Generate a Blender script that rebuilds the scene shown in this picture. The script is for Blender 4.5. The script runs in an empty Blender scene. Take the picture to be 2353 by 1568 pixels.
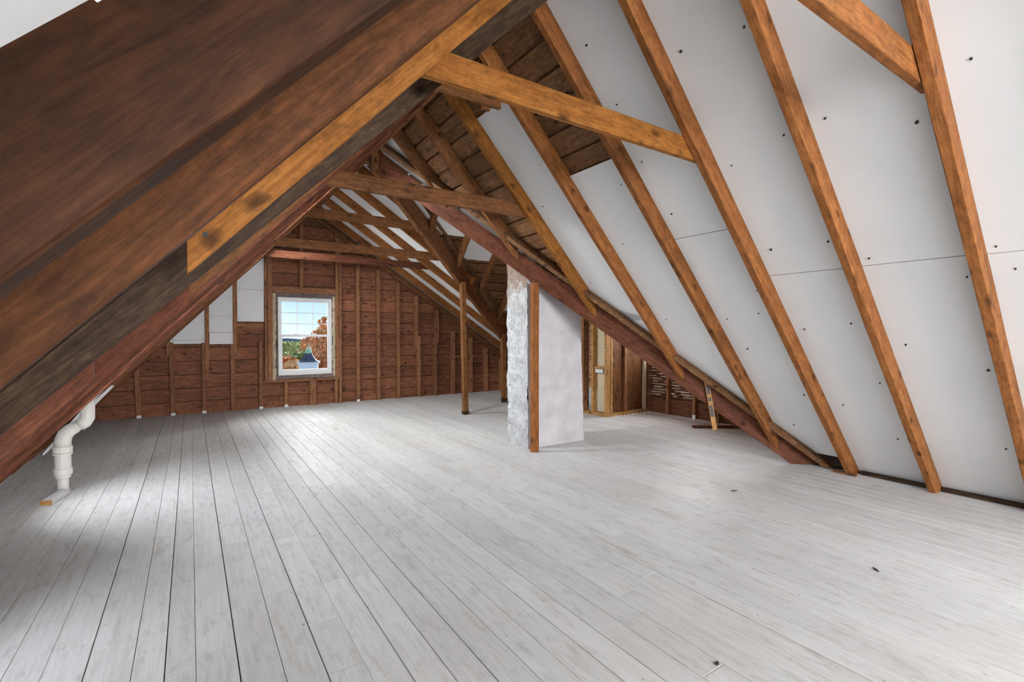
import bpy, math, random
from mathutils import Vector, Matrix
random.seed(7)
scene = bpy.context.scene
col = scene.collection
V = Vector

# ------------------------------------------------------------------ camera
cam_d = bpy.data.cameras.new('camera'); cam = bpy.data.objects.new('camera', cam_d); col.objects.link(cam)
cam.location = (0, 0, 1.4)
cam.rotation_euler = (math.radians(90 - 0.859), 0, math.radians(-33.635))
cam_d.sensor_width = 36; cam_d.lens = 1110.9 / 2353 * 36
cam_d.clip_start = 0.02; cam_d.clip_end = 3000
scene.camera = cam

# ------------------------------------------------------------------ world, sun, fill lights in added windows
world = bpy.data.worlds.new('sky'); scene.world = world; world.use_nodes = True
nt = world.node_tree; nt.nodes.clear()
wo = nt.nodes.new('ShaderNodeOutputWorld'); bg = nt.nodes.new('ShaderNodeBackground')
tc = nt.nodes.new('ShaderNodeTexCoord'); sx = nt.nodes.new('ShaderNodeSeparateXYZ'); rp = nt.nodes.new('ShaderNodeValToRGB')
nt.links.new(tc.outputs['Generated'], sx.inputs[0]); nt.links.new(sx.outputs['Z'], rp.inputs[0])
nt.links.new(rp.outputs[0], bg.inputs[0]); nt.links.new(bg.outputs[0], wo.inputs[0])
cr = rp.color_ramp
cr.elements[0].position = 0.0; cr.elements[0].color = (.66, .80, .95, 1)
cr.elements[1].position = 0.6; cr.elements[1].color = (.16, .36, .80, 1)
e = cr.elements.new(0.08); e.color = (.40, .62, .95, 1)
bg.inputs[1].default_value = .58

def sun(name, direction, strength, angle, color):
    d = bpy.data.lights.new(name, 'SUN'); d.energy = strength; d.angle = math.radians(angle); d.color = color
    o = bpy.data.objects.new(name, d); col.objects.link(o)
    o.rotation_euler = V(direction).to_track_quat('-Z', 'Y').to_euler(); o.location = (0, 30, 30)
    return o
sun('hazy_sun', (-0.28, -1.0, -0.22), 8.0, 75, (1.0, .98, .95))

def area(name, loc, direction, sx_, sy_, power, color):
    d = bpy.data.lights.new(name, 'AREA'); d.shape = 'RECTANGLE'; d.size = sx_; d.size_y = sy_; d.energy = power; d.color = color
    o = bpy.data.objects.new(name, d); col.objects.link(o); o.location = loc
    o.rotation_euler = V(direction).to_track_quat('-Z', 'Z').to_euler(); return o
area('rear_window_fill', (1.5, -6.70, 1.6), (0, 1, 0), 3.0, 2.0, 270, (.97, .985, 1.0))  # fill through a rear window added behind the camera
def roof_fill(name, side, xm, y, sy_, sl, power):
    # fill light of an added, unseen roof window, just outside its opening; side -1 = left slope, 1 = right slope
    n = V((side * 1.075, 0, 1)).normalized(); t = V((1, 0, -side * 1.075)).normalized()
    p = V((xm, y, 3.71 - side * 1.075 * (xm - 1.97))) + n * .20
    o = area(name, p, (0, 0, -1), sl, sy_, power, (.97, .985, 1.0))
    m = Matrix((t, n.cross(t), n)).transposed().to_4x4(); m.translation = p; o.matrix_world = m
roof_fill('rear_roof_fill', -1, 1.15, -3.4, 1.5, 1.45, 60)  # added fill from the left slope, behind the camera
for xm, ym, sl, pw in ((.40, 3.335, .95, 5.5), (-.05, 4.575, 1.1, 6), (-.70, 2.72, .66, 4), (-.70, 5.20, .66, 6)):
    roof_fill('left_roof_fill', -1, xm, ym, .46, sl, pw)  # added, unseen sources that brighten the left floor
roof_fill('rear_roof_fill', 1, 2.79, -5.0, 1.5, 1.45, 280)  # added fill from the right slope, behind the camera
roof_fill('far_roof_fill', -1, 1.2, 5.81, .50, 1.0, 42)  # added, unseen source on the left, brightens chimney and mid floor
roof_fill('gable_roof_fill', -1, 1.1, 8.27, .44, 1.25, 30)  # added, unseen source that brightens the far gable wall
area('wing_fill', (7.30, 5.25, 1.75), (-1, 0.05, -.08), .95, 1.1, 28, (.97, .985, 1.0))  # added, unseen wing window, brightens the floor and chimney

scene.view_settings.view_transform = 'Standard'
try: scene.view_settings.look = 'None'
except Exception: pass
scene.view_settings.exposure = 1.3
scene.view_settings.gamma = 1.0
scene.view_settings.use_curve_mapping = False

# ------------------------------------------------------------------ materials
def newmat(name):
    m = bpy.data.materials.new(name); m.use_nodes = True
    return m, m.node_tree, m.node_tree.nodes['Principled BSDF']
def N(t, kind, **kw):
    n = t.nodes.new(kind)
    for k, v in kw.items(): setattr(n, k, v)
    return n
def mixc(t, fac, a, b, blend='MIX'):
    n = t.nodes.new('ShaderNodeMix'); n.data_type = 'RGBA'; n.blend_type = blend
    for s, v in ((0, fac), (6, a), (7, b)):
        if isinstance(v, (int, float)): n.inputs[s].default_value = v
        elif isinstance(v, tuple): n.inputs[s].default_value = v if len(v) == 4 else v + (1,)
        else: t.links.new(v, n.inputs[s])
    return n.outputs[2]
def ramp(t, src, stops):
    n = t.nodes.new('ShaderNodeValToRGB'); el = n.color_ramp.elements
    while len(el) > 1: el.remove(el[-1])
    el[0].position = stops[0][0]; el[0].color = tuple(stops[0][1]) + (1,)
    for p, c in stops[1:]:
        q = el.new(p); q.color = tuple(c) + (1,)
    t.links.new(src, n.inputs[0]); return n.outputs[0]
def coords(t, scale, rnd=True):
    c = N(t, 'ShaderNodeTexCoord'); mp = N(t, 'ShaderNodeMapping')
    mp.inputs['Scale'].default_value = scale
    if rnd:
        oi = N(t, 'ShaderNodeObjectInfo'); ml = N(t, 'ShaderNodeVectorMath', operation='SCALE')
        cb = N(t, 'ShaderNodeCombineXYZ')
        t.links.new(oi.outputs['Random'], cb.inputs[0]); t.links.new(oi.outputs['Random'], cb.inputs[1]); t.links.new(oi.outputs['Random'], cb.inputs[2])
        t.links.new(cb.outputs[0], ml.inputs[0]); ml.inputs['Scale'].default_value = 37.0
        ad = N(t, 'ShaderNodeVectorMath', operation='ADD')
        t.links.new(c.outputs['Object'], ad.inputs[0]); t.links.new(ml.outputs[0], ad.inputs[1])
        t.links.new(ad.outputs[0], mp.inputs[0])
    else: t.links.new(c.outputs['Object'], mp.inputs[0])
    return mp.outputs[0]
def noise(t, vec, scale, detail=3, rough=.55, dist=0):
    n = N(t, 'ShaderNodeTexNoise'); n.inputs['Scale'].default_value = scale; n.inputs['Detail'].default_value = detail
    n.inputs['Roughness'].default_value = rough; n.inputs['Distortion'].default_value = dist
    if vec is not None: t.links.new(vec, n.inputs['Vector'])
    return n.outputs[0]
G3 = lambda v: (v, v, v)

def wood(name, light, mid, dark, stain=0.25, vary=.25, rough=.62, knots=True, bump=.25):
    m, t, b = newmat(name)
    base = coords(t, (1, 1, 1))
    gr = coords(t, (1.3, 12, 12))
    g1 = noise(t, gr, 2.6, 8, .72, 1.4)
    c = ramp(t, g1, [(.28, dark), (.47, mid), (.70, light)])
    fine = noise(t, coords(t, (2.0, 60, 60)), 2.0, 3, .5)
    c = mixc(t, .45, c, ramp(t, fine, [(.3, G3(.45)), (.6, G3(1.0))]), 'MULTIPLY')
    mot = noise(t, coords(t, (1.0, 1.6, 1.6)), 14, 9, .78)
    c = mixc(t, .7, c, ramp(t, mot, [(.34, G3(.42)), (.62, G3(1.2))]), 'MULTIPLY')
    blot = noise(t, coords(t, (1.2, 3, 3)), 1.6, 4, .6)
    c = mixc(t, ramp(t, blot, [(.52, G3(0)), (.75, G3(stain))]), c, tuple(x * .22 for x in dark))
    if knots:
        vo = N(t, 'ShaderNodeTexVoronoi'); vo.inputs['Scale'].default_value = 1.0; vo.inputs['Randomness'].default_value = 1.0
        kv = coords(t, (4.6, 8, 8)); nz = N(t, 'ShaderNodeTexNoise'); nz.inputs['Scale'].default_value = 4
        t.links.new(kv, nz.inputs['Vector'])
        ad = N(t, 'ShaderNodeVectorMath', operation='MULTIPLY_ADD'); ad.inputs[1].default_value = (.25, .25, .25)
        t.links.new(nz.outputs['Color'], ad.inputs[0]); t.links.new(kv, ad.inputs[2])
        t.links.new(ad.outputs[0], vo.inputs['Vector'])
        kf = ramp(t, vo.outputs['Distance'], [(.04, G3(.92)), (.12, G3(.65)), (.25, G3(0))])
        ks = N(t, 'ShaderNodeSeparateColor'); t.links.new(vo.outputs['Color'], ks.inputs[0])
        kk = N(t, 'ShaderNodeMath', operation='GREATER_THAN'); kk.inputs[1].default_value = .3; t.links.new(ks.outputs[0], kk.inputs[0])
        km = N(t, 'ShaderNodeMath', operation='MULTIPLY'); t.links.new(kf, km.inputs[0]); t.links.new(kk.outputs[0], km.inputs[1]); kf = km.outputs[0]
        c = mixc(t, kf, c, tuple(x * .28 for x in dark))
    oi = N(t, 'ShaderNodeObjectInfo')
    hv = N(t, 'ShaderNodeHueSaturation'); t.links.new(c, hv.inputs['Color'])
    mr = N(t, 'ShaderNodeMapRange'); mr.inputs[3].default_value = 1 - vary; mr.inputs[4].default_value = 1 + vary
    t.links.new(oi.outputs['Random'], mr.inputs[0]); t.links.new(mr.outputs[0], hv.inputs['Value'])
    t.links.new(hv.outputs[0], b.inputs['Base Color'])
    b.inputs['Roughness'].default_value = rough
    b.inputs['Specular IOR Level'].default_value = .14
    bp = N(t, 'ShaderNodeBump'); bp.inputs['Strength'].default_value = bump; bp.inputs['Distance'].default_value = .004
    t.links.new(fine, bp.inputs['Height']); t.links.new(bp.outputs[0], b.inputs['Normal'])
    return m
M = {}
M['rafter'] = wood('rafter_wood', (.39, .162, .050), (.28, .102, .030), (.15, .052, .016), .35, .16)
M['orange'] = wood('orange_wood', (.42, .180, .044), (.32, .120, .024), (.19, .066, .013), .25, .10)
M['brown'] = wood('brown_wood', (.30, .132, .050), (.20, .082, .030), (.10, .040, .016), .45, .2)
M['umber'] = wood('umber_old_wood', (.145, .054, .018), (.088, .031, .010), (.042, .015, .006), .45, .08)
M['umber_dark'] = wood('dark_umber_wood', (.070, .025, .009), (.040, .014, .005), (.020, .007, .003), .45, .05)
M['red'] = wood('reddish_wood', (.235, .085, .042), (.155, .050, .024), (.075, .026, .014), .35, .2)
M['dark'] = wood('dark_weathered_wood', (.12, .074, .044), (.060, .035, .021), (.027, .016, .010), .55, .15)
M['wallboard'] = wood('gable_board_wood', (.36, .150, .076), (.25, .098, .050), (.13, .050, .028), .6, .22)
M['stud'] = wood('stud_wood', (.42, .20, .10), (.32, .145, .070), (.19, .078, .038), .25, .15)
M['deck'] = wood('roof_deck_wood', (.34, .175, .082), (.22, .108, .050), (.115, .054, .026), .5, .22)
M['post'] = wood('post_wood', (.37, .175, .065), (.25, .105, .036), (.12, .048, .017), .3, .12)
M['pale'] = wood('pale_new_wood', (.62, .36, .15), (.50, .26, .09), (.33, .15, .05), .1, .1)
M['floordark'] = wood('subfloor_wood', (.03, .022, .018), (.022, .016, .013), (.012, .01, .008), .2, .1, knots=False)

def plain(name, colr, rough=.6, metal=0, bump=0, bscale=60, var=.0, vscale=4):
    m, t, b = newmat(name)
    b.inputs['Roughness'].default_value = rough; b.inputs['Metallic'].default_value = metal
    b.inputs['Specular IOR Level'].default_value = .3
    v = coords(t, (1, 1, 1))
    n1 = noise(t, v, vscale, 4)
    c = ramp(t, n1, [(.3, tuple(x * (1 - var) for x in colr)), (.7, tuple(min(1, x * (1 + var)) for x in colr))])
    t.links.new(c, b.inputs['Base Color'])
    if bump:
        bp = N(t, 'ShaderNodeBump'); bp.inputs['Strength'].default_value = bump; bp.inputs['Distance'].default_value = .01
        t.links.new(noise(t, v, bscale, 4), bp.inputs['Height']); t.links.new(bp.outputs[0], b.inputs['Normal'])
    return m
def panelmat():
    m, t, b = newmat('white_panel_board')
    v = coords(t, (1, 1, 1)); n1 = noise(t, v, 1.3, 3)
    c = ramp(t, n1, [(.3, (.76, .765, .77)), (.7, (.81, .815, .815))])
    sc = noise(t, coords(t, (3, 22, 3)), 2.2, 5, .7)
    c = mixc(t, ramp(t, sc, [(.70, G3(0)), (.80, G3(.35))]), c, (.42, .42, .41))
    t.links.new(c, b.inputs['Base Color']); b.inputs['Roughness'].default_value = .7
    b.inputs['Specular IOR Level'].default_value = .2
    bp = N(t, 'ShaderNodeBump'); bp.inputs['Strength'].default_value = .08; bp.inputs['Distance'].default_value = .004
    t.links.new(noise(t, v, 90, 3), bp.inputs['Height']); t.links.new(bp.outputs[0], b.inputs['Normal'])
    return m
M['panel'] = panelmat()
def plankmat():
    m, t, b = newmat('grey_painted_plank')
    v = coords(t, (1, 1, 1))
    gr = noise(t, coords(t, (1.0, 26, 26)), 2.6, 6, .65, .5)
    c = ramp(t, gr, [(.30, (.55, .545, .535)), (.55, (.64, .634, .625)), (.8, (.685, .68, .672))])
    sc = noise(t, coords(t, (3.0, 9, 9)), 2.3, 6, .72)
    c = mixc(t, ramp(t, sc, [(.52, G3(0)), (.70, G3(.6))]), c, (.38, .37, .36))
    wr = noise(t, coords(t, (1.0, 5, 5)), 1.7, 5, .7)
    c = mixc(t, ramp(t, wr, [(.58, G3(0)), (.76, G3(.6))]), c, (.38, .30, .22))
    sp = noise(t, coords(t, (9, 14, 14)), 3.0, 2, .5)
    c = mixc(t, ramp(t, sp, [(.74, G3(0)), (.78, G3(.8))]), c, (.14, .13, .12))
    # broad tan wear where people walked, in room coordinates
    ge = N(t, 'ShaderNodeNewGeometry')
    wn = noise(t, ge.outputs['Position'], .55, 4, .6)
    c = mixc(t, ramp(t, wn, [(.48, G3(0)), (.68, G3(.35))]), c, (.50, .45, .385))
    oi = N(t, 'ShaderNodeObjectInfo'); hv = N(t, 'ShaderNodeHueSaturation'); t.links.new(c, hv.inputs['Color'])
    mr = N(t, 'ShaderNodeMapRange'); mr.inputs[3].default_value = .93; mr.inputs[4].default_value = 1.06
    t.links.new(oi.outputs['Random'], mr.inputs[0]); t.links.new(mr.outputs[0], hv.inputs['Value'])
    t.links.new(hv.outputs[0], b.inputs['Base Color'])
    b.inputs['Specular IOR Level'].default_value = .16
    rr = ramp(t, sc, [(.35, G3(.5)), (.7, G3(.7))]); t.links.new(rr, b.inputs['Roughness'])
    bp = N(t, 'ShaderNodeBump'); bp.inputs['Strength'].default_value = .25; bp.inputs['Distance'].default_value = .003
    t.links.new(gr, bp.inputs['Height']); t.links.new(bp.outputs[0], b.inputs['Normal'])
    return m
M['plank'] = plankmat()
def plastermat():
    m, t, b = newmat('flaking_white_plaster')
    v = coords(t, (1, 1, 1), False)
    n1 = noise(t, v, 5, 6, .65)
    c = ramp(t, n1, [(.3, (.46, .46, .47)), (.5, (.66, .66, .67)), (.7, (.78, .78, .79))])
    # rusty exposed brick near the top
    s = N(t, 'ShaderNodeSeparateXYZ'); t.links.new(v, s.inputs[0])
    n2 = noise(t, v, 4.5, 5, .7)
    hz = N(t, 'ShaderNodeMath', operation='MULTIPLY_ADD'); hz.inputs[1].default_value = .55; hz.inputs[2].default_value = -.78
    t.links.new(s.outputs['Z'], hz.inputs[0])
    ad = N(t, 'ShaderNodeMath', operation='ADD'); t.links.new(n2, ad.inputs[0]); t.links.new(hz.outputs[0], ad.inputs[1])
    c = mixc(t, ramp(t, ad.outputs[0], [(.70, G3(0)), (.86, G3(.8))]), c, (.34, .20, .11))
    cr_ = N(t, 'ShaderNodeTexVoronoi', feature='DISTANCE_TO_EDGE'); cr_.inputs['Scale'].default_value = 5.5
    wv = N(t, 'ShaderNodeVectorMath', operation='MULTIPLY_ADD'); wv.inputs[1].default_value = (1.1, 1.1, 1.1)
    nn = N(t, 'ShaderNodeTexNoise'); nn.inputs['Scale'].default_value = 5; nn.inputs['Detail'].default_value = 5; t.links.new(v, nn.inputs['Vector'])
    t.links.new(nn.outputs['Color'], wv.inputs[0]); t.links.new(v, wv.inputs[2]); t.links.new(wv.outputs[0], cr_.inputs['Vector'])
    ck = ramp(t, cr_.outputs['Distance'], [(.0, G3(.5)), (.035, G3(0))])
    c = mixc(t, ck, c, (.36, .35, .35))
    t.links.new(c, b.inputs['Base Color']); b.inputs['Roughness'].default_value = .85
    bp = N(t, 'ShaderNodeBump'); bp.inputs['Strength'].default_value = .8; bp.inputs['Distance'].default_value = .045
    hh = mixc(t, .8, ramp(t, cr_.outputs['Distance'], [(0, G3(0)), (.06, G3(1))]), noise(t, v, 7, 7, .7, 1.2))
    t.links.new(hh, bp.inputs['Height']); t.links.new(bp.outputs[0], b.inputs['Normal'])
    return m
M['plaster'] = plastermat()
M['plaster_smooth'] = plain('smooth_painted_plaster', (.62, .605, .625), .85, 0, .5, 9, .13, 4)
M['vinyl'] = plain('white_vinyl', (.80, .81, .80), .35)
M['pvc'] = plain('white_pvc', (.74, .71, .66), .35, 0, 0, 10, .04)
M['cream'] = plain('cream_drywall_back', (.62, .52, .36), .8, 0, .05, 60, .06)
M['reveal'] = wood('grey_reveal_wood', (.30, .235, .21), (.20, .155, .14), (.10, .075, .068), .3, .1)
M['foam'] = plain('yellow_spray_foam', (.60, .48, .32), .9, 0, .9, 45, .25, 18)
M['lathwood'] = wood('lath_wood', (.24, .10, .05), (.16, .062, .03), (.08, .03, .016), .4, .25)
M['mortar'] = plain('plaster_keys', (.60, .56, .48), .9, 0, .5, 40, .15)
M['galv'] = plain('galvanised_steel', (.09, .085, .085), .6, .3, .1, 30, .3, 20)
M['nail'] = plain('nail_steel', (.035, .033, .03), .5)
M['brick'] = plain('brick_red', (.33, .16, .10), .9, 0, .6, 30, .25, 8)
def wallpaper():
    m, t, b = newmat('brown_floral_wallpaper')
    v = coords(t, (1, 1, 1), False)
    vo = N(t, 'ShaderNodeTexVoronoi'); vo.inputs['Scale'].default_value = 22; t.links.new(v, vo.inputs['Vector'])
    c = ramp(t, vo.outputs['Distance'], [(.25, (.10, .035, .018)), (.42, (.42, .22, .10)), (.6, (.55, .33, .18))])
    t.links.new(c, b.inputs['Base Color']); b.inputs['Roughness'].default_value = .8
    return m
M['wallpaper'] = wallpaper()
def glassmat():
    m = bpy.data.materials.new('window_glass'); m.use_nodes = True; t = m.node_tree; t.nodes.clear()
    o = N(t, 'ShaderNodeOutputMaterial'); tr = N(t, 'ShaderNodeBsdfTransparent'); gl = N(t, 'ShaderNodeBsdfGlossy'); mx = N(t, 'ShaderNodeMixShader')
    tr.inputs[0].default_value = (.96, .97, .97, 1); gl.inputs['Roughness'].default_value = .02
    fr = N(t, 'ShaderNodeFresnel'); fr.inputs[0].default_value = 1.25
    t.links.new(fr.outputs[0], mx.inputs[0]); t.links.new(tr.outputs[0], mx.inputs[1]); t.links.new(gl.outputs[0], mx.inputs[2]); t.links.new(mx.outputs[0], o.inputs[0])
    return m
M['glass'] = glassmat()

# ------------------------------------------------------------------ geometry helpers
def frame(origin, xa, za):
    x = V(xa).normalized(); z = V(za); z = z - x * z.dot(x)
    z = z.normalized() if z.length > 1e-5 else x.orthogonal().normalized(); y = z.cross(x)
    m = Matrix((x, y, z)).transposed().to_4x4(); m.translation = V(origin); return m
WM = {}
def meshobj(name, verts, faces, mat, parent=None, fr=None, smooth=False):
    """verts in world space; fr = local frame (texture grain along local x)"""
    if fr is None: fr = Matrix.Translation(V(verts[0]))
    inv = fr.inverted()
    me = bpy.data.meshes.new(name); me.from_pydata([inv @ V(v) for v in verts], [], faces)
    me.materials.append(M[mat]); me.update()
    if smooth:
        for p in me.polygons: p.use_smooth = True
    o = bpy.data.objects.new(name, me); col.objects.link(o)
    o.matrix_world = fr; WM[o.name] = fr.copy()
    if parent is not None: attach(o, parent)
    return o
def attach(o, parent):
    o.parent = parent; o.matrix_parent_inverse = WM[parent.name].inverted()
def fixn(faces_verts): pass
def thing(o, label, cat, group=None, kind=None):
    o['label'] = label
    if cat: o['category'] = cat
    if group: o['group'] = group
    if kind: o['kind'] = kind
    return o
def struct(o, label=None):
    o['kind'] = 'structure'
    if label: o['label'] = label
    return o
def empty(name, loc):
    o = bpy.data.objects.new(name, None); col.objects.link(o); o.location = loc; o.empty_display_size = .1
    WM[o.name] = Matrix.Translation(V(loc)); return o

def beam(name, a, b, u, v, w, d, mat, parent=None, cut0=None, cut1=None, cham=.004, wob=.0016, n=None, bow=0.0):
    """lumber from a to b; section spans [0,w]*u and [0,d]*v; cuts = (normal, offset) planes"""
    a, b, u, v = V(a), V(b), V(u), V(v)
    ax = (b - a); L = ax.length; ax.normalize()
    u = (u - ax * u.dot(ax)).normalized(); v = (v - ax * v.dot(ax) - u * v.dot(u)).normalized()
    c = min(cham, w * .3, d * .3)
    sec = [(c, 0), (w - c, 0), (w, c), (w, d - c), (w - c, d), (c, d), (0, d - c), (0, c)]
    if n is None: n = max(1, int(L / .35))
    verts, faces = [], []
    for i in range(n + 1):
        s = L * i / n
        jj = 0 if i in (0, n) else wob
        off = v * (bow * math.sin(math.pi * i / n))
        for (p, q) in sec:
            verts.append(a + ax * s + u * (p + random.uniform(-jj, jj)) + v * (q + random.uniform(-jj, jj)) + off)
    for i0, cut in ((0, cut0), (n, cut1)):
        if cut:
            nn, cc = V(cut[0]), cut[1]
            for k in range(8):
                p = verts[i0 * 8 + k]; den = nn.dot(ax)
                if abs(den) > 1e-5: verts[i0 * 8 + k] = p + ax * ((cc - nn.dot(p)) / den)
    flip = ax.cross(u).dot(v) < 0
    for i in range(n):
        for k in range(8):
            f = [i * 8 + k, i * 8 + (k + 1) % 8, (i + 1) * 8 + (k + 1) % 8, (i + 1) * 8 + k]
            faces.append(f if flip else f[::-1])
    c0 = list(range(8)); c1 = [n * 8 + k for k in range(8)]
    faces.append(c0[::-1] if flip else c0); faces.append(c1 if flip else c1[::-1])
    faces = [list(reversed(f)) for f in faces]
    return meshobj(name, verts, faces, mat, parent, frame(a, ax, v))
def prism(name, pts, vec, mat, parent=None, grain=None):
    pts = [V(p) for p in pts]; vec = V(vec); n = len(pts)
    nrm = V((0, 0, 0))
    for i in range(n): nrm += pts[i].cross(pts[(i + 1) % n])
    if nrm.dot(vec) > 0: pts.reverse()          # first cap faces away from vec
    verts = pts + [p + vec for p in pts]
    faces = [list(range(n)), list(range(2 * n - 1, n - 1, -1))]
    for i in range(n): faces.append([i, i + n, (i + 1) % n + n, (i + 1) % n])
    fr = frame(sum(pts, V((0, 0, 0))) / n, grain or (pts[1] - pts[0]), vec)
    return meshobj(name, verts, faces, mat, parent, fr)
def box(name, x0, x1, y0, y1, z0, z1, mat, parent=None, grain=(1, 0, 0)):
    return prism(name, [(x0, y0, z0), (x1, y0, z0), (x1, y1, z0), (x0, y1, z0)], (0, 0, z1 - z0), mat, parent, grain)
def lathe(name, prof, p0, axis, mat, parent=None, seg=24):
    """prof: list of (distance along axis, radius)"""
    ax = V(axis).normalized(); r = ax.orthogonal().normalized(); q = ax.cross(r); p0 = V(p0)
    verts, faces = [], []
    for (s, rad) in prof:
        for k in range(seg):
            a = 2 * math.pi * k / seg
            verts.append(p0 + ax * s + (r * math.cos(a) + q * math.sin(a)) * rad)
    for i in range(len(prof) - 1):
        for k in range(seg):
            faces.append([i * seg + k, i * seg + (k + 1) % seg, (i + 1) * seg + (k + 1) % seg, (i + 1) * seg + k])
    faces.append(list(range(seg))[::-1]); faces.append([(len(prof) - 1) * seg + k for k in range(seg)])
    return meshobj(name, verts, faces, mat, parent, Matrix.Translation(p0))
def tube(name, pts, rad, mat, parent=None, seg=20):
    pts = [V(p) for p in pts]; verts, faces = [], []
    ref = V((0, 1, 0))
    for i, p in enumerate(pts):
        d = (pts[min(i + 1, len(pts) - 1)] - pts[max(i - 1, 0)]).normalized()
        r = ref - d * ref.dot(d); r.normalize(); q = d.cross(r)
        rr = rad[i] if isinstance(rad, (list, tuple)) else rad
        for k in range(seg):
            a = 2 * math.pi * k / seg; verts.append(p + (r * math.cos(a) + q * math.sin(a)) * rr)
    for i in range(len(pts) - 1):
        for k in range(seg):
            faces.append([i * seg + k, i * seg + (k + 1) % seg, (i + 1) * seg + (k + 1) % seg, (i + 1) * seg + k])
    faces.append(list(range(seg))[::-1]); faces.append([(len(pts) - 1) * seg + k for k in range(seg)])
    return meshobj(name, verts, faces, mat, parent, Matrix.Translation(pts[0]), smooth=True)

# ------------------------------------------------------------------ the roof's measures
XR, ZR = 1.97, 3.71            # main ridge (underside of rafters), runs along y
MN, MF = 1.075, .65            # slope of the near/left roof and of the far right roof
YW, MWF, MWN = 6.22, 1.03, 1.03  # cross wing ridge, runs along x
YB, YF = 10.15, -6.6           # far gable wall, rear gable wall
XE = 6.9                       # end wall of the wing
RD = .147                      # rafter depth
near_v = lambda x: 6.20 - 1.045 * (x - XR)      # y of the near valley at x
near_vx = lambda y: XR + (6.20 - y) / 1.045
far_v = lambda x: YW + .63 * (x - XR)
far_vx = lambda y: XR + (y - YW) / .63
def zl(x): return ZR + MN * (x - XR)
def zn(x): return ZR - MN * (x - XR)
def zf(x): return ZR - MF * (x - XR)
nL = V((-MN, 0, 1)).normalized(); nN = V((MN, 0, 1)).normalized(); nFr = V((MF, 0, 1)).normalized()
nWF = V((0, MWF, 1)).normalized(); nWN = V((0, -MWN, 1)).normalized()
def PL(x, y, o=0): return V((x, y, zl(x))) + nL * o
def PN(x, y, o=0): return V((x, y, zn(x))) + nN * o
def PF(x, y, o=0): return V((x, y, zf(x))) + nFr * o
def PWF(x, y, o=0): return V((x, y, ZR - MWF * (y - YW))) + nWF * o
def PWN(x, y, o=0): return V((x, y, ZR + MWN * (y - YW))) + nWN * o

# ------------------------------------------------------------------ floor
floor = struct(box('floor', -2.2, 8.3, YF - .1, YB + .1, -.16, -.022, 'floordark'), 'grey painted plank floor of the attic')
edges = [-1.62, -1.47, -1.33, -1.18, -1.04, -.90, -.78, -.65, -.52, -.375, -.214, -.099, .008, .16, .313, .461, .604, .744, .885, 1.023, 1.169, 1.303, 1.444]
while edges[-1] < 6.95: edges.append(edges[-1] + random.choice((.135, .14, .14, .145)))
joints = [(-0.41,5.46),(-0.05,4.64),(0.08,4.58),(-0.43,4.94),(-0.54,4.96),(0.41,5.90),(0.40,5.47),(0.54,4.70),(0.71,4.80),(0.66,6.31),(0.54,6.33),(0.39,3.70),(0.08,7.83),(-0.92,8.58),(-0.89,5.98),(-0.85,5.47),(0.54,3.60),(0.55,4.02),(0.26,3.70),(1.09,4.63),(1.23,4.54),(0.95,4.70),(1.51,4.90),(1.83,4.98),(1.87,4.47),(2.21,4.92),(2.37,4.73),(2.52,4.69),(2.68,3.63),(0.69,3.54),(0.67,2.84),(0.81,2.80),(0.53,2.45),(0.54,2.05),(1.24,2.66),(0.43,2.86),(1.86,1.19),(1.98,1.81)]
dark_gaps = {-.375, -.099, .16, .461, .744, 1.023}
nplank = 0
for i in range(len(edges) - 1):
    x0, x1 = edges[i], edges[i + 1]
    js = sorted(y for (x, y) in joints if x0 <= x < x1)
    js2 = [YF] + js + [YB + .02]
    ys = [js2[0]]
    for y in js2[1:]:
        while y - ys[-1] > 4.6: ys.append(ys[-1] + random.uniform(2.6, 3.7))
        ys.append(y)
    ystart = 2.3 if x0 > 5.63 else YF
    g0 = random.uniform(.0006, .0016); g1 = random.uniform(.0006, .0018)
    if x1 in dark_gaps: g1 = .0035
    dz = random.uniform(-.0015, .0015)
    for y0, y1 in zip(ys[:-1], ys[1:]):
        y0 = max(y0, ystart)
        if y1 - y0 < .03: continue
        zt = dz + random.uniform(-.0005, .0005); e = .0016
        ya, yb = y0 + .0012, y1 - .0012; xa, xb = x0 + g0, x1 - g1
        vs = [(xa, ya, -.022), (xb, ya, -.022), (xb, yb, -.022), (xa, yb, -.022),
              (xa, ya, zt - e), (xb, ya, zt - e), (xb, yb, zt - e), (xa, yb, zt - e),
              (xa + e, ya + e, zt), (xb - e, ya + e, zt), (xb - e, yb - e, zt), (xa + e, yb - e, zt)]
        fs = [(8, 9, 10, 11), (3, 2, 1, 0)]
        for k in range(4):
            l = (k + 1) % 4
            fs += [(k, l, 4 + l, 4 + k), (4 + k, 4 + l, 8 + l, 8 + k)]
        meshobj('plank', vs, fs, 'plank', floor, frame(((xa + xb) / 2, (ya + yb) / 2, zt), (0, 1, 0), (0, 0, 1)))
        nplank += 1
print('planks', nplank)

# ------------------------------------------------------------------ roof skins (ceilings)
SK = .18
def skin(name, pts, n, label):
    return struct(prism(name, [p + n * SK for p in pts], n * .05, 'deck', None, (0, 1, 0)), label)
xl0 = XR - (ZR + .25) / MN; xn0 = XR + (ZR + .25) / MN
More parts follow.
